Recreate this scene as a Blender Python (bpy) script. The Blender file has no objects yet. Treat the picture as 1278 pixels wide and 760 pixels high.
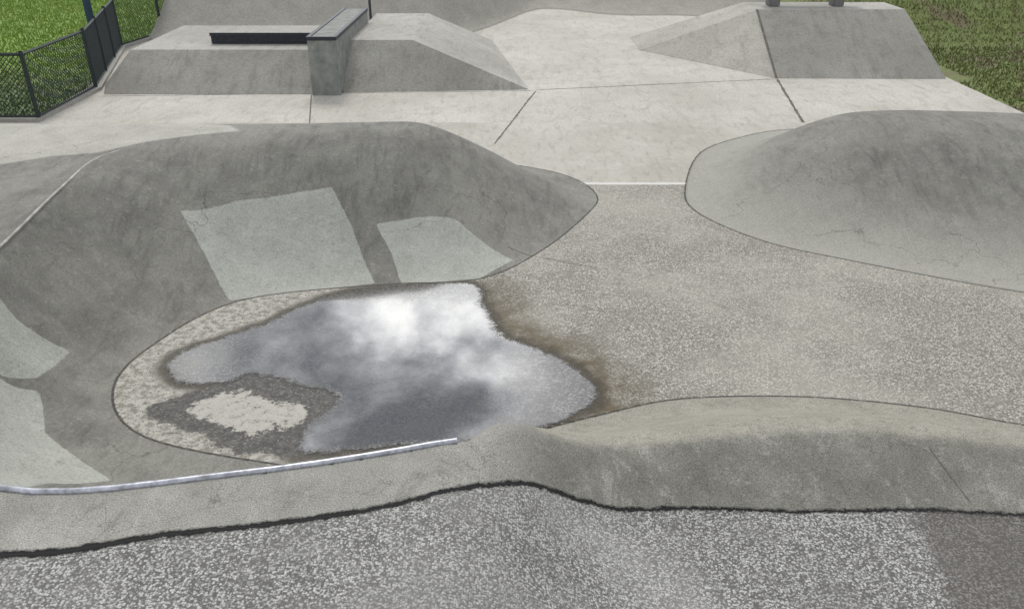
import bpy, bmesh, math, random
import numpy as np
from mathutils import Vector, noise
random.seed(4); rng=np.random.default_rng(7)
H=3.6
# ---------------------------------------------------------------- helpers
def smooth(pts,closed=True,n=6):
    pts=np.array(pts,float);m=len(pts);out=[]
    for i in range(m if closed else m-1):
        g=lambda k: pts[k%m] if closed else pts[min(max(k,0),m-1)]
        p0,p1,p2,p3=g(i-1),g(i),g(i+1),g(i+2)
        for t in np.linspace(0,1,n,endpoint=False):
            out.append(.5*((2*p1)+(-p0+p2)*t+(2*p0-5*p1+4*p2-p3)*t*t+(-p0+3*p1-3*p2+p3)*t**3))
    if not closed: out.append(pts[-1])
    return np.array(out)
def sdf(poly,x,y):
    d=np.full(x.shape,1e9);ins=np.zeros(x.shape,bool);n=len(poly)
    for i in range(n):
        ax,ay=poly[i];bx,by=poly[(i+1)%n];ex,ey=bx-ax,by-ay;L=ex*ex+ey*ey
        if L<1e-12: continue
        t=np.clip(((x-ax)*ex+(y-ay)*ey)/L,0,1)
        d=np.minimum(d,(x-ax-t*ex)**2+(y-ay-t*ey)**2)
        if ay!=by: ins^=((ay>y)!=(by>y))&(x<(bx-ax)*(y-ay)/(by-ay)+ax)
    d=np.sqrt(d);return np.where(ins,d,-d)
def ss(v,a,b):
    t=np.clip((v-a)/(b-a),0,1);return t*t*(3-2*t)
A=smooth([(1.085,9.72),(.935,9.157),(.361,8.082),(-.316,7.33),(-1.275,7.197),(-2.616,6.853),(-3.154,5.95),(-3.16,5.285),(-2.68,4.718),(-1.61,4.40),(-1.0,4.32),(-.5,4.42),(.064,4.73),(.675,4.99),(1.32,5.2),(2.27,5.23),(3.15,5.09),(3.81,4.86),(5,4.5),(7,4.3),(8.9,4.3),(10.5,4.2),(11,-5),(-12.8,-5),(-12.8,11.4),(-7,11.5),(-3,11.5),(-1,11.3),(.3,10.85),(.87,10.35)])
LA=smooth([(-1.25,9.3),(-1.8,9.1),(-2.4,9.0),(-3.1,8.88),(-3.8,8.6),(-4.25,8.04),(-4.22,7.2),(-4.12,6.3),(-4.0,5.4),(-3.75,4.5),(-3.3,3.6),(-2.46,2.99),(-1.34,3.10),(-.29,3.37),(.05,3.6),(.75,3.75),(1.73,3.87),(2.4,3.87),(2.99,3.74),(4,3.5),(6,3.3),(8.9,3.3),(10.9,3.2),(11.2,-5.5),(-13,-5.5),(-13,9.3),(-8,9.2),(-4,9.15),(-2.4,9.2)])
B=smooth([(3.67,12.41),(2.8,11.57),(2.27,10.01),(2.25,9.16),(2.8,8.3),(3.59,7.77),(5.03,7.02),(6.5,6.6),(8.2,6.9),(8.6,9.5),(8.2,12.4),(6,12.9),(4.5,12.8)])
LB=smooth([(4.6,10.15),(5.2,9.95),(6.2,9.8),(7.2,9.8),(7.2,10.05),(6.2,10.1),(5.2,10.2)])
def height(x,y,full=False):
    a=sdf(A,x,y);la=sdf(LA,x,y);b=sdf(B,x,y);lb=sdf(LB,x,y)
    h=1.0+.05*ss(y,5,8);r=ss(x,-.4,.7)*ss(-y,-6.5,-5.5);h=h*(1-r)+.65*r
    s=np.where(la>=0,1,np.clip(a,0,9)/(np.clip(a,0,9)+np.abs(la)+1e-9))
    S=s*s*(3-2*s);C=(1-np.sqrt(1-.93*s*s))/(1-math.sqrt(.07))
    w=np.clip(ss(-y,-5.2,-4.2)*ss(-x,0,.8)+.75*ss(-x,2.6,3.6)*ss(-y,-8,-6.5),0,1)
    z=h*(S*(1-w)+C*w)
    z=z-np.where(la>0,np.minimum(la,.5)*.3*r,0)
    s2=np.where(lb>=0,1,np.clip(b,0,9)/(np.clip(b,0,9)+np.abs(lb)+1e-9))
    z=np.maximum(z,.93*s2*s2*(3-2*s2))
    return (z,a,la,b) if full else z
def hz(pts):
    p=np.array(pts,float);return height(p[:,0],p[:,1])
# repair patches on the bowl wall
P1=[(-3.39,7.7),(-2.86,7.98),(-1.94,8.24),(-1.68,7.87),(-1.37,7.22),(-2.07,7.05),(-2.72,6.85),(-3.08,7.34)]
P2=[(-1.44,7.94),(-1.0,8.06),(-.6,8.11),(.01,7.77),(-.33,7.33),(-1.1,7.2),(-1.26,7.66)]

def link(ob,parent=None):
    bpy.context.scene.collection.objects.link(ob)
    if parent: ob.parent=parent
    return ob
def mesh_obj(name,verts,faces,mat,parent=None,smooth_=False):
    me=bpy.data.meshes.new(name);me.from_pydata([tuple(v) for v in verts],[],faces);me.update()
    if mat: me.materials.append(mat)
    if smooth_: me.polygons.foreach_set('use_smooth',[True]*len(me.polygons))
    return link(bpy.data.objects.new(name,me),parent)
def empty(name,loc=(0,0,0)):
    e=bpy.data.objects.new(name,None);return link(e)
def box(name,x0,x1,y0,y1,z0,z1,mat,parent=None,bev=.01):
    bm=bmesh.new();bmesh.ops.create_cube(bm,size=1)
    for v in bm.verts:
        v.co=Vector(((x0+x1)/2+v.co.x*(x1-x0),(y0+y1)/2+v.co.y*(y1-y0),(z0+z1)/2+v.co.z*(z1-z0)))
    if bev: bmesh.ops.bevel(bm,geom=bm.edges[:],offset=bev,segments=2,affect='EDGES')
    me=bpy.data.meshes.new(name);bm.to_mesh(me);bm.free();me.materials.append(mat)
    return link(bpy.data.objects.new(name,me),parent)
# ---------------------------------------------------------------- node helper
class NT:
    def __init__(s,tree): s.t=tree;s.n=tree.nodes;s.l=tree.links
    def node(s,ty,**k):
        n=s.n.new(ty)
        for a,b in k.items(): setattr(n,a,b)
        return n
    def put(s,sock,v):
        if isinstance(v,bpy.types.NodeSocket): s.l.new(v,sock)
        elif v is not None:
            if sock.type=='RGBA' and len(v)==3: v=(*v,1)
            sock.default_value=v
    def math(s,op,a,b=None,clamp=False):
        n=s.node('ShaderNodeMath',operation=op,use_clamp=clamp);s.put(n.inputs[0],a);s.put(n.inputs[1],b);return n.outputs[0]
    def ss(s,v,lo,hi,a=0.,b=1.):
        n=s.node('ShaderNodeMapRange',interpolation_type='SMOOTHSTEP');s.put(n.inputs[0],v);n.inputs[1].default_value=lo;n.inputs[2].default_value=hi;n.inputs[3].default_value=a;n.inputs[4].default_value=b;return n.outputs[0]
    def lin(s,v,lo,hi,a=0.,b=1.):
        n=s.node('ShaderNodeMapRange');s.put(n.inputs[0],v);n.inputs[1].default_value=lo;n.inputs[2].default_value=hi;n.inputs[3].default_value=a;n.inputs[4].default_value=b;return n.outputs[0]
    def mix(s,f,a,b,mode='MIX'):
        n=s.node('ShaderNodeMix',data_type='RGBA',blend_type=mode);s.put(n.inputs[0],f);s.put(n.inputs[6],a);s.put(n.inputs[7],b);return n.outputs[2]
    def scale(s,c,f):
        n=s.node('ShaderNodeVectorMath',operation='SCALE');s.l.new(c,n.inputs[0]);s.put(n.inputs['Scale'],f);return n.outputs[0]
    def noise(s,vec,scale,detail=4,rough=.6,dist=0):
        n=s.node('ShaderNodeTexNoise');s.put(n.inputs['Vector'],vec);n.inputs['Scale'].default_value=scale;n.inputs['Detail'].default_value=detail;n.inputs['Roughness'].default_value=rough;n.inputs['Distortion'].default_value=dist;return n.outputs['Fac']
    def attr(s,name): return s.node('ShaderNodeAttribute',attribute_name=name).outputs['Fac']
    def ramp(s,v,stops):
        n=s.node('ShaderNodeValToRGB');s.put(n.inputs[0],v);e=n.color_ramp.elements
        while len(e)<len(stops): e.new(.5)
        for i,(p,c) in enumerate(stops): e[i].position=p;e[i].color=(*c,1)
        return n.outputs[0]
    def bump(s,h,strength,dist,normal=None):
        n=s.node('ShaderNodeBump');n.inputs['Strength'].default_value=strength;n.inputs['Distance'].default_value=dist;s.put(n.inputs['Height'],h)
        if normal: s.l.new(normal,n.inputs['Normal'])
        return n.outputs[0]
def newmat(name):
    m=bpy.data.materials.new(name);m.use_nodes=True;t=NT(m.node_tree);b=m.node_tree.nodes['Principled BSDF'];return m,t,b
def simple(name,col,rough=.6,metal=0,var=.15,scale=12):
    m,t,b=newmat(name);pos=t.node('ShaderNodeTexCoord').outputs['Object']
    n=t.noise(pos,scale,5);t.put(b.inputs['Base Color'],t.mix(t.lin(n,.3,.7),tuple(c*(1-var) for c in col),tuple(c*(1+var) for c in col)))
    b.inputs['Roughness'].default_value=rough;b.inputs['Metallic'].default_value=metal
    t.put(b.inputs['Normal'],t.bump(n,.2,.01));return m

# ---------------------------------------------------------------- park concrete
def park_material(kind):
    m,t,b=newmat('park_concrete_'+kind)
    pos=t.node('ShaderNodeTexCoord').outputs['Object']
    sx=t.node('ShaderNodeSeparateXYZ');t.l.new(pos,sx.inputs[0]);X,Y,Z=sx.outputs
    nbig=t.noise(pos,.6,4,.6);nm=t.noise(pos,3.2,6,.68);nh=t.noise(pos,15,5,.72);nf=t.noise(pos,55,4,.85)
    add=lambda a,b_:t.math('ADD',a,b_)
    mul=lambda a,b_:t.math('MULTIPLY',a,b_)
    wob=mul(t.math('SUBTRACT',nh,.5),.16);wob2=mul(t.math('SUBTRACT',nm,.5),.35)
    solid=t.math('MAXIMUM',t.attr('sdA'),t.attr('sdB'))
    hh=add(mul(nh,.6),mul(nf,.5));rough=(.85,)*3
    if kind!='deck':
        mp=t.node('ShaderNodeMapping');t.l.new(pos,mp.inputs[0]);mp.inputs['Scale'].default_value=(5,1.3,1.2);mp.inputs['Rotation'].default_value=(0,0,.3)
        streak=t.noise(mp.outputs[0],2.2,5,.65,.6)
    if kind=='floor':
        sPud=t.attr('sdPud');sDamp=t.attr('sdDamp');sIsl=t.attr('sdIsl');sCrust=t.attr('sdCrust')
        v1=t.node('ShaderNodeTexVoronoi');t.l.new(pos,v1.inputs['Vector']);v1.inputs['Scale'].default_value=72
        sc=t.node('ShaderNodeSeparateColor');t.l.new(v1.outputs['Color'],sc.inputs[0])
        cell=sc.outputs[0];cd=v1.outputs['Distance']
        agg=t.ramp(cell,[(0,(.12,.113,.096)),(.22,(.262,.247,.213)),(.55,(.42,.40,.35)),(.85,(.56,.54,.48)),(1,(.70,.68,.62))])
        agg=t.mix(t.ss(cd,.35,.75),agg,(.225,.212,.182))
        agg=t.mix(mul(t.ss(nm,.45,.65),.4),agg,(.27,.253,.215))
        agg=t.mix(mul(t.ss(nbig,.42,.62),.4),agg,(.50,.47,.405))
        far=t.mix(t.lin(nbig,.35,.65),(.42,.397,.345),(.52,.50,.445));far=t.mix(mul(t.ss(streak,.48,.70),.55),far,(.30,.28,.235));far=t.mix(mul(t.ss(nm,.5,.7),.4),far,(.60,.585,.53));far=t.mix(mul(t.ss(nh,.52,.7),.45),far,(.30,.285,.245))
        ycut=add(Y,mul(wob,.06))
        floor=t.mix(t.ss(ycut,10.19,10.21),agg,far)
        line=mul(t.ss(ycut,10.14,10.16),t.ss(ycut,10.24,10.22));floor=t.mix(mul(line,.85),floor,(.72,.70,.66))
        crust=t.mix(t.ss(nh,.40,.58),(.27,.255,.215),(.53,.51,.455));crust=t.mix(t.ss(t.noise(pos,48,3,.7),.58,.63),crust,(.07,.064,.054))
        floor=t.mix(mul(t.ss(add(sCrust,wob2),-.02,.04),.9),floor,crust)
        st=mul(t.ss(add(sPud,wob2),-.60,-.03),t.ss(X,-.6,.1));floor=t.mix(mul(st,t.ss(nm,.3,.62,.35,1.)),floor,(.125,.10,.062))
        st2=t.ss(add(sPud,add(wob,mul(wob2,.5))),-.13,-.03);floor=t.mix(mul(st2,.85),floor,(.075,.066,.05))
        ed=add(mul(wob,1.3),mul(wob2,1.1));dampm=mul(t.ss(add(sDamp,ed),-.01,.02),t.ss(add(sIsl,ed),.02,-.01))
        dcol=t.mix(t.ss(nh,.4,.62),(.055,.053,.048),(.115,.11,.098));dcol=t.mix(t.ss(cell,.82,.95),dcol,(.19,.182,.16))
        floor=t.mix(mul(t.ss(add(sIsl,ed),.0,.03),.75),floor,t.mix(t.ss(add(mul(nf,.5),mul(nh,.5)),.40,.45),(.06,.056,.05),(.52,.50,.445)))
        base=t.mix(dampm,floor,dcol);rough=t.mix(dampm,(.85,)*3,(.42,)*3)
        hh=add(hh,mul(add(mul(t.math('SUBTRACT',1,cd),.5),mul(cell,.4)),t.ss(Y,10.21,10.19)))
    elif kind=='wall':
        sPatch=t.attr('sdPatch');sDeckLit=t.attr('sdDeck');sB=t.attr('sdB')
        wall=t.mix(t.lin(nm,.3,.7),(.160,.156,.137),(.255,.25,.221))
        wall=t.mix(mul(t.ss(streak,.46,.70),.6),wall,(.11,.107,.093))  # dark streaks: grime, also standing in for shade on the wall
        wall=t.mix(mul(t.ss(nbig,.45,.62),.4),wall,(.31,.302,.266))
        wall=t.mix(mul(t.ss(nh,.54,.70),.4),wall,(.37,.362,.322))
        wall=t.mix(mul(mul(t.ss(sB,-.02,.05),t.ss(sB,1.6,.05)),.65),wall,(.41,.40,.352))
        deck_lit=t.mix(t.lin(nm,.3,.7),(.36,.347,.305),(.47,.457,.41))
        wall=t.mix(t.ss(add(sDeckLit,mul(wob,.25)),-.03,.03),wall,deck_lit)  # flat deck painted paler than the slope, standing in for weak shading
        patch=t.mix(t.lin(nm,.3,.7),(.335,.342,.302),(.43,.437,.393));patch=t.mix(mul(t.ss(nh,.55,.7),.45),patch,(.50,.502,.46));patch=t.mix(mul(t.ss(nh,.46,.32),.5),patch,(.25,.258,.225));patch=t.mix(mul(t.ss(streak,.55,.7),.35),patch,(.26,.265,.23))
        wall=t.mix(t.ss(add(sPatch,mul(wob2,.10)),-.006,.006),wall,patch)
        nz=t.node('ShaderNodeTexNoise');t.l.new(pos,nz.inputs['Vector']);nz.inputs['Scale'].default_value=3;nz.inputs['Detail'].default_value=5
        wv=t.node('ShaderNodeVectorMath',operation='ADD');t.l.new(pos,wv.inputs[0]);t.l.new(t.scale(nz.outputs['Color'],.5),wv.inputs[1])
        ven=t.node('ShaderNodeTexVoronoi',feature='DISTANCE_TO_EDGE');t.l.new(wv.outputs[0],ven.inputs['Vector']);ven.inputs['Scale'].default_value=.8
        crack=mul(t.ss(ven.outputs['Distance'],.0055,.001),t.ss(nbig,.47,.55));base=t.mix(mul(crack,.45),wall,(.06,.058,.05))
        base=t.scale(base,t.ramp(nf,[(.25,(.58,)*3),(.5,(1.0,)*3),(.75,(1.36,)*3)]))
    else:
        sAgg=t.attr('sdAgg');sWet=t.attr('sdWet');sHilite=t.attr('sdBand');sLitSlope=t.attr('sdStrip')
        front_strip=t.mix(t.lin(nm,.3,.7),(.15,.146,.126),(.24,.234,.205))
        leftc=t.mix(t.lin(nm,.3,.7),(.245,.24,.214),(.35,.342,.307));front_strip=t.mix(t.ss(add(X,wob2),.25,-.2),front_strip,leftc)
        mp=t.node('ShaderNodeMapping');t.l.new(pos,mp.inputs[0]);mp.inputs['Scale'].default_value=(2.2,1.4,.0);mp.inputs['Rotation'].default_value=(0,0,.9)
        chalk=t.noise(mp.outputs[0],2.0,6,.7,.8)
        front_strip=t.mix(mul(t.ss(chalk,.54,.66),.35),front_strip,(.44,.43,.39))
        front_strip=t.mix(mul(t.ss(chalk,.46,.34),.4),front_strip,(.12,.117,.102));front_strip=t.mix(mul(t.ss(nh,.55,.68),.4),front_strip,(.38,.37,.33))
        lit_slope=t.mix(t.lin(nm,.3,.7),(.26,.248,.205),(.35,.338,.285));lit_slope=t.mix(mul(t.ss(nh,.5,.35),.5),lit_slope,(.19,.18,.145))
        wall=t.mix(t.ss(add(sLitSlope,mul(wob2,.25)),-.06,.06),front_strip,lit_slope)  # roller's far slope painted paler than its front to look lit
        nfine=t.noise(pos,130,3,.8)
        wall=t.scale(wall,t.ramp(nfine,[(.3,(.40,)*3),(.5,(1.0,)*3),(.7,(1.7,)*3)]))
        nz=t.node('ShaderNodeTexNoise');t.l.new(pos,nz.inputs['Vector']);nz.inputs['Scale'].default_value=3;nz.inputs['Detail'].default_value=5
        wv=t.node('ShaderNodeVectorMath',operation='ADD');t.l.new(pos,wv.inputs[0]);t.l.new(t.scale(nz.outputs['Color'],.5),wv.inputs[1])
        ven=t.node('ShaderNodeTexVoronoi',feature='DISTANCE_TO_EDGE');t.l.new(wv.outputs[0],ven.inputs['Vector']);ven.inputs['Scale'].default_value=1.6
        crack=mul(t.ss(ven.outputs['Distance'],.005,.001),t.ss(nbig,.42,.5));wall=t.mix(mul(crack,.4),wall,(.05,.048,.04))
        v2=t.node('ShaderNodeTexVoronoi');t.l.new(pos,v2.inputs['Vector']);v2.inputs['Scale'].default_value=98
        s2=t.node('ShaderNodeSeparateColor');t.l.new(v2.outputs['Color'],s2.inputs[0])
        na=t.noise(pos,110,3,.85)
        cellv=add(mul(s2.outputs[0],.5),mul(na,.6))
        big=t.ramp(cellv,[(.1,(.055,.054,.051)),(.36,(.15,.147,.138)),(.48,(.28,.276,.26)),(.63,(.49,.484,.458)),(.92,(.78,.77,.74))])
        big=t.mix(t.ss(v2.outputs['Distance'],.4,.8),big,(.14,.137,.128))
        big=t.mix(mul(t.ss(nm,.46,.66),.35),big,(.19,.186,.173))
        big=t.mix(mul(t.ss(nbig,.5,.62),.2),big,(.45,.44,.41))
        big=t.mix(mul(t.ss(add(sHilite,wob2),-.25,.18),.28),big,(.56,.55,.51))  # crease highlight painted into the aggregate as a paler diagonal band
        wetm=t.ss(add(sWet,wob2),-.05,.08);big=t.mix(mul(wetm,.6),big,(.085,.073,.057))
        aggm=t.ss(sAgg,-.002,.002);base=t.mix(aggm,wall,big);rough=t.mix(mul(wetm,aggm),(.85,)*3,(.5,)*3)
        jn=t.math('ABSOLUTE',add(add(sAgg,mul(wob,.34)),mul(t.math('SUBTRACT',nf,.5),.035)));jw=t.math('SUBTRACT',jn,t.lin(X,-2.4,1.5,.009,-.005));base=t.mix(t.ss(jw,.016,.009),base,(.012,.012,.012))
        hb=add(mul(t.math('SUBTRACT',1,v2.outputs['Distance']),.5),mul(cellv,.8))
        hh=add(hh,mul(hb,aggm));hh=t.math('SUBTRACT',hh,mul(t.ss(jw,.024,.004),2.0))
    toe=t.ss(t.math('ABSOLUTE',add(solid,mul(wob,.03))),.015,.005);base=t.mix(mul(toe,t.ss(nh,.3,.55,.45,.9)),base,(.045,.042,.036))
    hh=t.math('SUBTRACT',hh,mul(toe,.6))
    t.l.new(base,b.inputs['Base Color'])
    if isinstance(rough,bpy.types.NodeSocket): t.l.new(rough,b.inputs['Roughness'])
    else: b.inputs['Roughness'].default_value=.85
    b.inputs['Specular IOR Level'].default_value=.35
    t.l.new(t.bump(hh,.9,.009),b.inputs['Normal'])
    return m
MPf,MPw,MPd=park_material('floor'),park_material('wall'),park_material('deck')
PUD=smooth([(-.39,7.21),(-.28,6.78),(-.10,6.24),(.28,5.90),(.57,5.58),(.67,5.24),(.52,5.02),(.31,4.88),(.02,4.78),(-.3,4.66),(-.57,4.62),(-.97,4.58),(-1.35,4.52),(-1.52,4.49),(-1.54,4.72),(-1.49,4.88),(-1.39,5.13),(-1.45,5.29),(-1.74,5.42),(-2.16,5.56),(-2.31,5.40),(-2.57,5.40),(-2.83,5.58),(-2.89,5.83),(-2.60,6.10),(-2.26,6.39),(-2.04,6.69),(-1.72,6.97),(-1.28,7.14),(-.8,7.19)],n=5)
DAMP=smooth([(-2.82,5.07),(-2.655,5.2),(-2.52,5.34),(-2.17,5.56),(-1.74,5.45),(-1.36,5.33),(-1.3,5.0),(-1.42,4.8),(-1.47,4.46),(-1.75,4.53),(-1.995,4.58),(-2.27,4.718),(-2.57,4.88)],n=3)
ISL=smooth([(-2.46,5.05),(-2.25,5.31),(-1.94,5.23),(-1.57,5.12),(-1.56,4.94),(-1.75,4.83),(-1.92,4.72),(-2.16,4.82)],n=3)
P3=[(-4.1,5.5),(-3.84,5.44),(-3.58,5.57),(-3.55,5.05),(-3.67,4.84),(-4.2,4.9)]
P4=[(-3.78,4.67),(-3.50,4.96),(-3.26,4.53),(-2.93,4.32),(-2.64,4.13),(-2.89,3.89),(-2.94,3.4),(-3.6,3.4)]
JN=[(-13,2.3),(-4,2.45),(-2.23,2.57),(-1.89,2.61),(-1.58,2.69),(-1.05,2.77),(-.52,2.90),(-.15,3.09),(.07,3.24),(.35,3.32),(.93,3.38),(1.60,3.38),(2.27,3.40),(2.80,3.34),(5,3.1),(12,3.0)]
JN=[tuple(p) for p in smooth(JN,False,3)]+[(12,-6),(-13,-6)]
DECK_LIT=[(-13,7.4),(-5.13,7.80),(-4.78,8.05),(-4.35,8.18),(-4.0,8.57),(-3.53,8.84),(-3.1,9.0),(-3.3,9.25),(-4,9.5),(-13,9.8)]
WET=[(2.26,3.6),(2.16,3.15),(2.14,2.92),(2.0,2.5),(1.9,1),(6,1),(6,3.6)]
HILITE_BAND=[(.14,3.22),(.53,2.9),(.85,2.4),(1.3,2.3),(.95,2.8),(.5,3.3)]
LIT_SLOPE=[(-.15,4.8),(.05,4.2),(.15,3.70),(.75,3.78),(1.54,3.92),(1.98,3.94),(2.99,3.78),(5,3.45),(9,3.3),(9,4.6),(3.8,5.2),(1.5,5.5)]
CRUST=smooth([(-3.3,5.2),(-3.3,6),(-2.8,7),(-1.4,7.25),(-1.28,7.1),(-1.7,6.9),(-2.2,6.35),(-2.75,6.0),(-2.4,5.4),(-1.5,5.2),(-1.3,4.4),(-1.6,4.2),(-2.7,4.6)],n=3)

def raw_mesh(name,co,q,at,mt):
    me=bpy.data.meshes.new(name);me.vertices.add(len(co));me.vertices.foreach_set('co',co.ravel())
    me.loops.add(q.size);me.loops.foreach_set('vertex_index',q.ravel().astype(np.int32));me.polygons.add(len(q))
    me.polygons.foreach_set('loop_start',np.arange(0,q.size,4));me.polygons.foreach_set('loop_total',np.full(len(q),4))
    me.update(calc_edges=True);me.validate();me.polygons.foreach_set('use_smooth',np.ones(len(q),bool))
    for k,v in at.items():
        A_=me.attributes.new(k,'FLOAT','POINT');A_.data.foreach_set('value',v.astype(np.float32))
    me.materials.append(mt);return link(bpy.data.objects.new(name,me))
def grid_piece():
    fx=np.concatenate([np.arange(-12.8,-6.6,.2),np.arange(-6.6,7.0,.035),np.arange(7.0,8.95,.15)])
    fy=np.concatenate([np.arange(-2.5,1.6,.15),np.arange(1.6,13.2,.035),[13.2]])
    xx,yy=np.meshgrid(fx,fy);x=xx.ravel().copy();y=yy.ravel().copy()
    z,a,la,b=height(x,y,True)
    near=(np.abs(la)<.018)&(y<8.3)&(y>2.5)&(x<4)
    e=1e-3;gx=(sdf(LA,x[near]+e,y[near])-la[near])/e;gy=(sdf(LA,x[near],y[near]+e)-la[near])/e
    x[near]-=la[near]*gx;y[near]-=la[near]*gy
    z[near]=height(x[near],y[near])
    nx,ny=len(fx),len(fy)
    idx=np.arange(nx*ny).reshape(ny,nx)
    quads=np.stack([idx[:-1,:-1],idx[:-1,1:],idx[1:,1:],idx[1:,:-1]],-1).reshape(-1,4)
    cy=y[quads].mean(1);qa=a[quads].mean(1);qb=b[quads].mean(1)
    S=lambda pl: sdf(np.array(pl,float),x,y)
    at={'sdA':a,'sdB':b,'sdPud':S(PUD),'sdDamp':S(DAMP),'sdIsl':S(ISL),'sdAgg':S(JN),'sdDeck':S(DECK_LIT),'sdWet':S(WET),'sdBand':S(HILITE_BAND),'sdCrust':S(CRUST),'sdStrip':S(LIT_SLOPE)}
    at['sdPatch']=np.maximum.reduce([S(P1),S(P2),S(P3),S(P4)])
    cx=x[quads].mean(1);ql=la[quads].mean(1)
    deck=(qa>0)&(cy<5.6)&(((ql>0)&(cy<3.75))|(cx>-.15)|((cx>-.35)&(cy<3.9)))&(cx>-13)
    cat=np.where(qb>0,1,np.where(deck,3,np.where(qa>0,2,0)))
    for c,(name,mt) in enumerate([('concrete_floor',MPf),('concrete_hump',MPw),('concrete_bowl',MPw),('skatepark_deck',MPd)]):
        q=quads[cat==c];u,inv=np.unique(q,return_inverse=True);q=inv.reshape(-1,4)
        raw_mesh(name,np.stack([x[u],y[u],z[u]],-1),q,{k:v[u] for k,v in at.items()},mt)
grid_piece()

# ---------------------------------------------------------------- far slab + banks
def conc(name,c1,c2,dark,sc=1.0,raised=None):
    m,t,b=newmat(name);pos=t.node('ShaderNodeTexCoord').outputs['Object']
    nb=t.noise(pos,.5*sc,4);nm=t.noise(pos,2.5*sc,6,.7);nh=t.noise(pos,22,5,.8)
    mp=t.node('ShaderNodeMapping');t.l.new(pos,mp.inputs[0]);mp.inputs['Scale'].default_value=(4,1,1)
    s=t.noise(mp.outputs[0],1.6,5,.7,.5)
    c=t.mix(t.lin(nb,.35,.65),c1,c2);c=t.mix(t.math('MULTIPLY',t.ss(s,.48,.70),.6),c,dark);c=t.mix(t.math('MULTIPLY',t.ss(nm,.5,.68),.45),c,dark)
    if raised:
        sp=t.node('ShaderNodeSeparateXYZ');t.l.new(pos,sp.inputs[0])
        c=t.mix(t.ss(sp.outputs[2],.012,.03),c,t.mix(t.lin(nm,.3,.7),raised,tuple(k*1.3 for k in raised)))
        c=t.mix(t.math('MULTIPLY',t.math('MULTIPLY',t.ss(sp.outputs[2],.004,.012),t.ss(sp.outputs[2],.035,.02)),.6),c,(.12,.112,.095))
    c=t.scale(c,t.ramp(nh,[(.25,(.62,)*3),(.5,(1.0,)*3),(.75,(1.26,)*3)]))
    t.l.new(c,b.inputs['Base Color']);b.inputs['Roughness'].default_value=.85
    t.l.new(t.bump(nh,.5,.008),b.inputs['Normal']);return m
M_far=conc('pale_concrete',(.44,.417,.365),(.54,.522,.465),(.33,.312,.267),1.0,(.28,.27,.235))
M_bank=conc('bank_concrete',(.235,.228,.20),(.315,.307,.273),(.17,.165,.144))
M_plat=conc('platform_concrete',(.34,.328,.29),(.43,.417,.375),(.25,.24,.21))
fx=np.arange(-9.4,8.96,.12);fy=np.arange(13.2,36,.12)
xx,yy=np.meshgrid(fx,fy)
def edgeL(y): return np.interp(y,[13.2,13.35,15.5,19.8,25,36],[-9.4,-7.9,-7.95,-9.3,-8.4,-8.4])
w=np.clip((xx+9.4)/(8.9+9.4),0,1);xx=edgeL(yy)+w*(8.9-edgeL(yy))
# rounded back transition: a waved toe line that curls up to a lip
rr=ss(xx,-2.2,1.0)
toe_y=20.6*(1-rr)+(24.9+.7*np.sin(xx*.75+.6)+.35*np.sin(xx*1.6))*rr
dd=np.clip((yy-toe_y)/2.3,0,1)
zz=(1.35*(1-rr)+.7*rr)*dd*dd*(3-2*dd)
V=np.stack([xx.ravel(),yy.ravel(),zz.ravel()],-1);nx=len(fx);ny=len(fy);ix=np.arange(nx*ny).reshape(ny,nx)
Q=np.stack([ix[:-1,:-1],ix[:-1,1:],ix[1:,1:],ix[1:,:-1]],-1).reshape(-1,4).tolist()
mesh_obj('skatepark_ground',V,Q,M_far,smooth_=True)
def solid(name,verts,faces,mat):
    return mesh_obj(name,verts,faces,mat)
z6=.6
op=solid('concrete_platform',[(-7.65,15.15,.004),(-3.72,15.15,.004),(-3.72,16.3,z6),(-7.5,16.3,z6),(-3.72,19.2,z6),(-7.5,19.2,z6),(-8.2,19.2,.004),(-3.72,20.2,.004),(-7.5,20.2,.004),(-8.0,16.0,.004)],
 [(0,1,2,3),(0,3,9),(9,3,5,6),(5,4,7,8),(6,5,8)],M_bank)
mesh_obj('platform_top',[(-7.5,16.3,z6),(-3.72,16.3,z6),(-3.72,19.2,z6),(-7.5,19.2,z6)],[(0,1,2,3)],M_plat,op)
z7=.75
o=solid('concrete_bank',[(-3.2,15.3,.004),(.32,15.54,.004),(-1.97,16.5,z7),(-3.2,16.5,z7),(-1.97,20,z7),(-.5,20.8,.004),(-3.2,20,z7),(-3.2,20.8,.004)],
 [(0,1,2,3),(4,5,7,6)],M_bank)
mesh_obj('bank_side',[(.32,15.54,.004),(-.5,20.8,.004),(-1.97,20,z7),(-1.97,16.5,z7)],[(0,1,2,3)],M_plat,o)
mesh_obj('bank_top',[(-3.2,16.5,z7),(-1.97,16.5,z7),(-1.97,20,z7),(-3.2,20,z7)],[(0,1,2,3)],M_plat,o)
o=solid('concrete_bank',[(5.35,16.5,.004),(8.76,16.45,.004),(8.74,18.85,1),(5.43,18.8,1),(3.0,19.5,.004),(8.74,20.0,1),(5.43,20.0,1),(3.0,21.2,.004),(8.9,16.4,.0),(9.3,20,.0)],
 [(0,1,2,3),(1,9,5,2)],M_bank)
mesh_obj('bank_side',[(5.35,16.5,.004),(5.43,18.8,1),(3.0,19.5,.004),(5.43,20.0,1),(3.0,21.2,.004)],[(0,1,2),(1,3,4,2)],conc('side_concrete',(.36,.345,.30),(.46,.445,.395),(.27,.26,.22)),o)
mesh_obj('bank_top',[(5.43,18.8,1),(8.74,18.85,1),(8.74,20.0,1),(5.43,20.0,1)],[(0,1,2,3)],M_plat,o)
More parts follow.
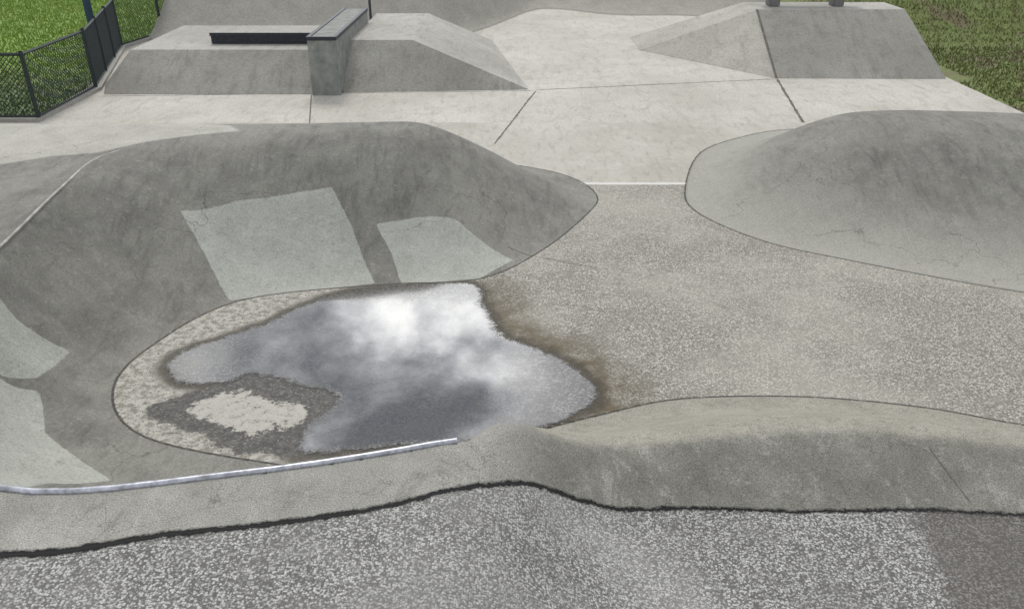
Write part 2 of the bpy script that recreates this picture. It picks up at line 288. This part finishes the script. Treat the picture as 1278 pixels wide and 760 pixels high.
# hubba ledge
M_ledge=simple('ledge_concrete',(.22,.23,.21),.8,0,.3,6);M_steel=simple('dark_steel',(.045,.05,.06),.5,.6,.3,20);M_gal=simple('galvanised_steel',(.42,.43,.47),.42,.7,.4,25)
M_rail=simple('fence_paint',(.02,.03,.032),.5,.2,.3,20)
hl=empty('skate_ledge')
mesh_obj('ledge_body',[(-3.72,15.06,0),(-3.2,15.06,0),(-3.2,18.7,.5),(-3.72,18.7,.5),(-3.72,15.12,1.03),(-3.2,15.12,1.03),(-3.2,18.7,1.03),(-3.72,18.7,1.03)],[(0,1,5,4),(1,2,6,5),(2,3,7,6),(3,0,4,7),(4,5,6,7)],M_ledge,hl)
box('steel_edge_1',-3.735,-3.66,15.10,18.71,.98,1.045,M_steel,hl,.004);box('steel_edge_2',-3.26,-3.185,15.10,18.71,.98,1.045,M_steel,hl,.004);box('steel_edge_3',-3.66,-3.26,15.10,15.17,.98,1.045,M_steel,hl,.004)
gl=empty('grind_box');box('box_body',-6.1,-3.76,16.9,17.5,.604,.78,M_steel,gl,.01);box('box_top',-6.1,-3.76,16.905,17.51,.78,.82,M_plat,gl,.008);box('box_edge',-6.11,-3.76,16.87,16.9,.76,.823,M_steel,gl,.004)
pb=empty('park_bench');M_b=simple('bench_concrete',(.16,.16,.155),.7)
for i,xx_ in enumerate((5.95,7.4)): box('leg_%d'%i,xx_-.12,xx_+.12,19.25,19.6,1.0,1.42,M_b,pb,.02)
box('seat',5.6,7.75,19.2,19.65,1.42,1.5,M_b,pb,.02)
def tube(name,pts,r,mat,parent=None,res=4,cyc=False):
    cu=bpy.data.curves.new(name,'CURVE');cu.dimensions='3D';cu.bevel_depth=r;cu.bevel_resolution=res;cu.use_fill_caps=True
    sp=cu.splines.new('POLY');sp.points.add(len(pts)-1)
    for i,p in enumerate(pts): sp.points[i].co=(*p,1)
    sp.use_cyclic_u=cyc
    o=bpy.data.objects.new(name,cu);cu.materials.append(mat);link(o)
    dg=bpy.context.evaluated_depsgraph_get();me=bpy.data.meshes.new_from_object(o.evaluated_get(dg));me.name=name
    me.polygons.foreach_set('use_smooth',[True]*len(me.polygons))
    bpy.data.objects.remove(o);o2=bpy.data.objects.new(name,me);link(o2,parent);return o2
lip=LA[np.where((LA[:,1]<4.6)&(LA[:,1]>2.9)&(LA[:,0]<-.28)&(LA[:,0]>-4.5))[0]]
z=hz(lip);tube('steel_coping',[(p[0],p[1]+.012,q+.002) for p,q in zip(lip,z)],.018,M_gal)
def ribbon(name,pts,w,mat,jit=.0,zf=hz,dz=.004):
    pts=np.array(pts,float);out=[]
    for i in range(len(pts)-1):
        n=max(2,int(np.linalg.norm(pts[i+1]-pts[i])/.05))
        for k in range(n): out.append(pts[i]+(pts[i+1]-pts[i])*k/n)
    out.append(pts[-1]);out=np.array(out)
    if jit: out+=np.cumsum(rng.normal(0,jit,out.shape),0)*.5+rng.normal(0,jit*.5,out.shape)
    d=np.gradient(out,axis=0);nn=np.stack([-d[:,1],d[:,0]],-1);nn/=np.linalg.norm(nn,axis=1)[:,None]+1e-9
    ww=w*(.6+.8*rng.random(len(out)))[:,None] if jit else w
    l=out+nn*ww/2;r=out-nn*ww/2;zl=zf(l);zr=zf(r)
    vs=[(a[0],a[1],c+dz) for a,c in zip(l,zl)]+[(a[0],a[1],c+dz) for a,c in zip(r,zr)];m=len(l)
    return mesh_obj(name,vs,[(i,i+1,m+i+1,m+i) for i in range(m-1)],mat)
M_joint=simple('joint_sealant',(.12,.112,.095),.9,0,.4,8);M_pale=simple('pale_joint',(.40,.39,.35),.8,0,.35,9)
js=empty('expansion_joints')
for k,(pts,wd,mt,j) in enumerate([
  ([(-3.75,15.1),(-3.30,12.9)],.02,M_joint,0),([(.45,15.4),(-.25,12.0)],.025,M_joint,.002),([(.45,15.5),(5.35,16.45)],.018,M_joint,.002),([(-7.6,15.0),(.45,15.42)],.015,M_joint,.002),
  ([(5.35,16.45),(4.85,13.2)],.045,M_joint,.002),([(-.05,8.0),(.89,7.58)],.006,M_joint,.003),
  ([(2.46,3.79),(2.55,3.43)],.004,M_joint,.002)]):
    o=ribbon('joint_%d'%k,pts,wd,mt,j);o.parent=js
ll=np.array([p for p in LA if p[1]>5.2 and p[1]<8.35 and p[0]<-3.9 and p[0]>-4.5]);ll=ll[np.argsort(ll[:,1])];zl=hz(ll)
tube('lip_edge',[(p[0],p[1],q-.004) for p,q in zip(ll,zl)],.012,M_pale,js)
def bankz(p): return np.array([np.clip((q[1]-16.5)/2.3,0,1)*1.0+.004 for q in p])
o=ribbon('joint_hip',[(5.35,16.5),(5.43,18.8)],.05,M_joint,0,bankz,.006);o.parent=js  # dark ribbon drawn along the bank's hip crease
# ---------------------------------------------------------------- puddle: thin water film whose edge thins out to nothing
def puddle():
    fx=np.arange(-3.1,.95,.04);fy=np.arange(4.36,7.4,.04);xx,yy=np.meshgrid(fx,fy);x=xx.ravel();y=yy.ravel()
    sp_=sdf(PUD,x,y);sa=sdf(A,x,y);nx,ny=len(fx),len(fy);idx=np.arange(nx*ny).reshape(ny,nx)
    q=np.stack([idx[:-1,:-1],idx[:-1,1:],idx[1:,1:],idx[1:,:-1]],-1).reshape(-1,4)
    q=q[(sp_[q].max(1)>-.12)&(sa[q].max(1)<.02)];u,inv=np.unique(q,return_inverse=True);q=inv.reshape(-1,4)
    m,t,b=newmat('puddle_water');pos=t.node('ShaderNodeTexCoord').outputs['Object']
    s=t.node('ShaderNodeSeparateXYZ');t.l.new(pos,s.inputs[0])
    v=t.node('ShaderNodeTexVoronoi');t.l.new(pos,v.inputs['Vector']);v.inputs['Scale'].default_value=72;sc=t.node('ShaderNodeSeparateColor');t.l.new(v.outputs['Color'],sc.inputs[0])
    nm=t.noise(pos,3.2,6,.68);nh=t.noise(pos,15,5,.72)
    M=lambda a,b_:t.math('MULTIPLY',a,b_)
    edge=t.math('ADD',t.attr('sdPud'),t.math('ADD',M(t.math('SUBTRACT',nh,.5),.14),M(t.math('SUBTRACT',nm,.5),.20)))
    t.l.new(t.ss(edge,-.02,.035),b.inputs['Alpha'])
    right=t.ss(t.math('ADD',s.outputs[0],M(nm,1.2)),.25,.95)
    left=t.ss(t.math('ADD',s.outputs[0],M(nm,1.2)),-1.25,-1.95)
    back=t.ss(t.math('ADD',s.outputs[1],M(nm,.8)),7.0,7.4)
    shallow=t.math('MAXIMUM',t.math('MAXIMUM',M(right,.8),t.math('MAXIMUM',M(left,.5),M(back,.7))),t.ss(edge,.09,.0))
    c=t.ramp(sc.outputs[0],[(0,(.03,.03,.03)),(.6,(.055,.054,.052)),(1,(.09,.088,.085))])
    c2=t.ramp(sc.outputs[0],[(0,(.055,.053,.05)),(.6,(.125,.12,.11)),(1,(.29,.28,.26))])
    c=t.mix(shallow,c,c2);c=t.mix(M(t.ss(nm,.42,.6),.5),c,(.075,.07,.06))
    t.l.new(c,b.inputs['Base Color'])
    r=t.math('ADD',M(shallow,.13),.004);t.l.new(r,b.inputs['Roughness'])
    t.l.new(t.lin(shallow,0,1,2.1,1.6),b.inputs['IOR'])
    t.l.new(t.bump(M(sc.outputs[0],shallow),.06,.002),b.inputs['Normal'])
    raw_mesh('water_puddle',np.stack([x[u],y[u],np.full(len(u),.005)],-1),q,{'sdPud':sp_[u]},m)
puddle()
# ---------------------------------------------------------------- lawn
def M_(t,a,b_): return t.math('MULTIPLY',a,b_)
def lawn_mat():
    m,t,b=newmat('lawn_grass');pos=t.node('ShaderNodeTexCoord').outputs['Object'];s=t.node('ShaderNodeSeparateXYZ');t.l.new(pos,s.inputs[0])
    n=t.noise(pos,.9,5,.7);n2=t.noise(pos,14,4,.7)
    L=t.mix(t.lin(n2,.3,.7),(.11,.20,.028),(.27,.40,.06));L=t.mix(M_(t,t.ss(s.outputs[1],18.5,15.5),.65),L,(.06,.08,.045));L=t.mix(M_(t,t.ss(n,.5,.62),.35),L,(.30,.34,.10))
    R=t.mix(t.lin(n2,.3,.7),(.075,.105,.025),(.20,.24,.065));R=t.mix(t.ss(n,.48,.62),R,(.15,.13,.065))
    c=t.mix(t.ss(s.outputs[0],-2,4),L,R);t.l.new(c,b.inputs['Base Color']);b.inputs['Roughness'].default_value=.8;return m
M_lawn=lawn_mat()
def lawnz(x,y): return .95*ss(y,20.0,23.0)*ss(x,7.8,8.9)-.04
gx=np.concatenate([[-400,-100,-40],np.arange(-20,20.1,.5),[40,100,400]]);gy=np.concatenate([[-400,-100,-20],np.arange(-8,44,.5),[60,150,600]])
xx,yy=np.meshgrid(gx,gy);zz=lawnz(xx,yy);nx,ny=len(gx),len(gy);ix=np.arange(nx*ny).reshape(ny,nx)
mesh_obj('grass_lawn',np.stack([xx.ravel(),yy.ravel(),zz.ravel()],-1),np.stack([ix[:-1,:-1],ix[:-1,1:],ix[1:,1:],ix[1:,:-1]],-1).reshape(-1,4).tolist(),M_lawn,smooth_=True)
def blades(n,x0,x1,y0,y1,cond,name):
    px=rng.uniform(x0,x1,n);py=rng.uniform(y0,y1,n);k=cond(px,py);px=px[k];py=py[k];pz=lawnz(px,py)
    an=rng.uniform(0,6.28,len(px));hh=rng.uniform(.03,.09,len(px));wd=rng.uniform(.008,.02,len(px));lx=rng.normal(0,.03,len(px));ly=rng.normal(0,.03,len(px))
    c=np.cos(an)*wd;s=np.sin(an)*wd
    a=np.stack([px-c,py-s,pz],-1);b=np.stack([px+c,py+s,pz],-1);d=np.stack([px+lx,py+ly,pz+hh],-1)
    V=np.stack([a,b,d],1).reshape(-1,3);m=len(px)
    mesh_obj(name,V,np.arange(m*3).reshape(-1,3).tolist(),M_lawn)
blades(60000,-18,-7.9,13.4,30,lambda x,y:x<edgeL(y)-.12,'grass_blades')
blades(80000,8.3,18,9,30,lambda x,y:((x>8.93+.06*np.sin(y*7))|(y>20.3))&((x>9.35)|(y<16.4)|(y>20.3)),'grass_blades')
# ---------------------------------------------------------------- fence
def fence():
    e=empty('wire_fence');path=[(-11.5,13.3),(-7.9,13.3),(-7.95,15.5),(-9.3,19.8),(-8.4,25)]
    Ht=1.08
    vs=[];fs=[]
    def bar(p,q,r):
        p=Vector(p);q=Vector(q);d=(q-p).normalized();u=d.orthogonal().normalized();w_=d.cross(u);b0=len(vs)
        for c in (p,q):
            for k in range(4):
                a=k*math.pi/2+.785;vs.append(tuple(c+u*math.cos(a)*r+w_*math.sin(a)*r))
        for k in range(4): fs.append((b0+k,b0+(k+1)%4,b0+4+(k+1)%4,b0+4+k))
    P_=[];
    for i in range(len(path)-1):
        a=Vector((*path[i],0));b=Vector((*path[i+1],0));L=(b-a).length;n=max(1,round(L/1.75))
        for k in range(n+(1 if i==len(path)-2 else 0)): P_.append(a+(b-a)*k/n)
        m=int(L/.08)
        ux=(b-a).normalized()
        for k in range(-13,m):
            s0=k*.08
            for sg in (0,1):
                q0,q1=s0,s0+1.0;h0,h1=.08,1.06
                if sg: h0,h1=h1,h0
                f0=max(0,(0-q0)/(q1-q0));f1=min(1,(L-q0)/(q1-q0))
                if f1<=f0: continue
                pa=a+ux*(q0+(q1-q0)*f0);pbb=a+ux*(q0+(q1-q0)*f1)
                bar((pa.x,pa.y,h0+(h1-h0)*f0),(pbb.x,pbb.y,h0+(h1-h0)*f1),.006)
    mesh_obj('wire_mesh',vs,fs,M_rail,e);vs.clear();fs.clear()
    for i in range(len(path)-1):
        bar((*path[i],Ht),(*path[i+1],Ht),.025);bar((*path[i],.08),(*path[i+1],.08),.018)
    for p in P_: bar((p.x,p.y,0),(p.x,p.y,Ht+.05),.038)
    mesh_obj('rails_and_posts',vs,fs,M_rail,e)
    M_k=simple('kerb_concrete',(.34,.33,.30),.85)
    vs2=[];fs2=[];pp=[Vector(p) for p in path]
    L_=[];R_=[]
    for i,p in enumerate(pp):
        d=(pp[min(i+1,len(pp)-1)]-pp[max(i-1,0)]).normalized();n=Vector((-d.y,d.x));L_.append(p+n*.12);R_.append(p-n*.1)
    for q in (L_,R_):
        for z_ in (-.05,.06): vs2+= [(v.x,v.y,z_) for v in q]
    m=len(pp)
    for i in range(m-1):
        fs2+=[(i,i+1,m+i+1,m+i),(m+i,m+i+1,3*m+i+1,3*m+i),(3*m+i,3*m+i+1,2*m+i+1,2*m+i)]
    mesh_obj('concrete_kerb',vs2,fs2,M_k)
fence()
sp=empty('sign_post');M_blue=simple('blue_paint',(.02,.05,.09),.5)
tube('post',[(-10.3,20.6,-.1),(-10.3,20.6,2.8)],.09,M_blue,sp);box('sign_panel',-10.8,-9.8,20.46,20.49,1.9,2.7,M_blue,sp,.01)
hr=empty('handrail');tube('rail',[(-3.28,19.6,.0),(-3.28,19.6,1.55),(-3.28,21.5,2.2),(-3.28,23.5,2.3),(-3.28,23.5,1.3)],.03,M_steel,hr)
# ---------------------------------------------------------------- light
w=bpy.data.worlds.new('World');bpy.context.scene.world=w;w.use_nodes=True;t=NT(w.node_tree);bg=w.node_tree.nodes['Background']
EL,AZ=math.radians(52),math.radians(-12)
sky=t.node('ShaderNodeTexSky',sky_type='NISHITA');sky.sun_disc=False;sky.sun_elevation=EL;sky.sun_rotation=AZ
tc=t.node('ShaderNodeTexCoord').outputs['Generated']
mp=t.node('ShaderNodeMapping');t.l.new(tc,mp.inputs[0]);mp.inputs['Scale'].default_value=(1,1,1.5);mp.inputs['Location'].default_value=(.90,.35,.6)
n=t.noise(mp.outputs[0],5.0,9,.56,.15)
sd=Vector((math.sin(AZ)*math.cos(EL),math.cos(AZ)*math.cos(EL),math.sin(EL)))
dt=t.node('ShaderNodeVectorMath',operation='DOT_PRODUCT');t.l.new(tc,dt.inputs[0]);ge,ga=math.radians(33),math.radians(-7);dt.inputs[1].default_value=(math.sin(ga)*math.cos(ge),math.cos(ga)*math.cos(ge),math.sin(ge))
glow=t.ss(dt.outputs['Value'],.94,1.0)
cl=t.ramp(n,[(.36,(4.8,5.2,6.1)),(.5,(7.2,7.35,7.7)),(.66,(12,12,11.8))])
br=t.math('MULTIPLY',t.ss(n,.36,.64),t.math('MULTIPLY',glow,3.4))
cm=t.node('ShaderNodeVectorMath',operation='SCALE');t.l.new(cl,cm.inputs[0]);t.l.new(t.math('ADD',1.0,br),cm.inputs['Scale'])
t.l.new(t.mix(.93,sky.outputs[0],cm.outputs[0]),bg.inputs['Color']);bg.inputs['Strength'].default_value=.108
sun=bpy.data.lights.new('sun','SUN');sun.energy=1.5;sun.angle=math.radians(14);sun.color=(1,.97,.92);so=link(bpy.data.objects.new('sun',sun));so.rotation_euler=(-sd).to_track_quat('-Z','Y').to_euler()
cam=bpy.data.cameras.new('camera');co=link(bpy.data.objects.new('camera',cam));co.location=(0,0,H);co.rotation_euler=(math.radians(62),0,0);cam.sensor_width=36;cam.lens=28.25;cam.clip_end=2000;cam.clip_start=.05
sc=bpy.context.scene;sc.camera=co;sc.view_settings.view_transform='Standard';sc.view_settings.look='None';sc.view_settings.exposure=0
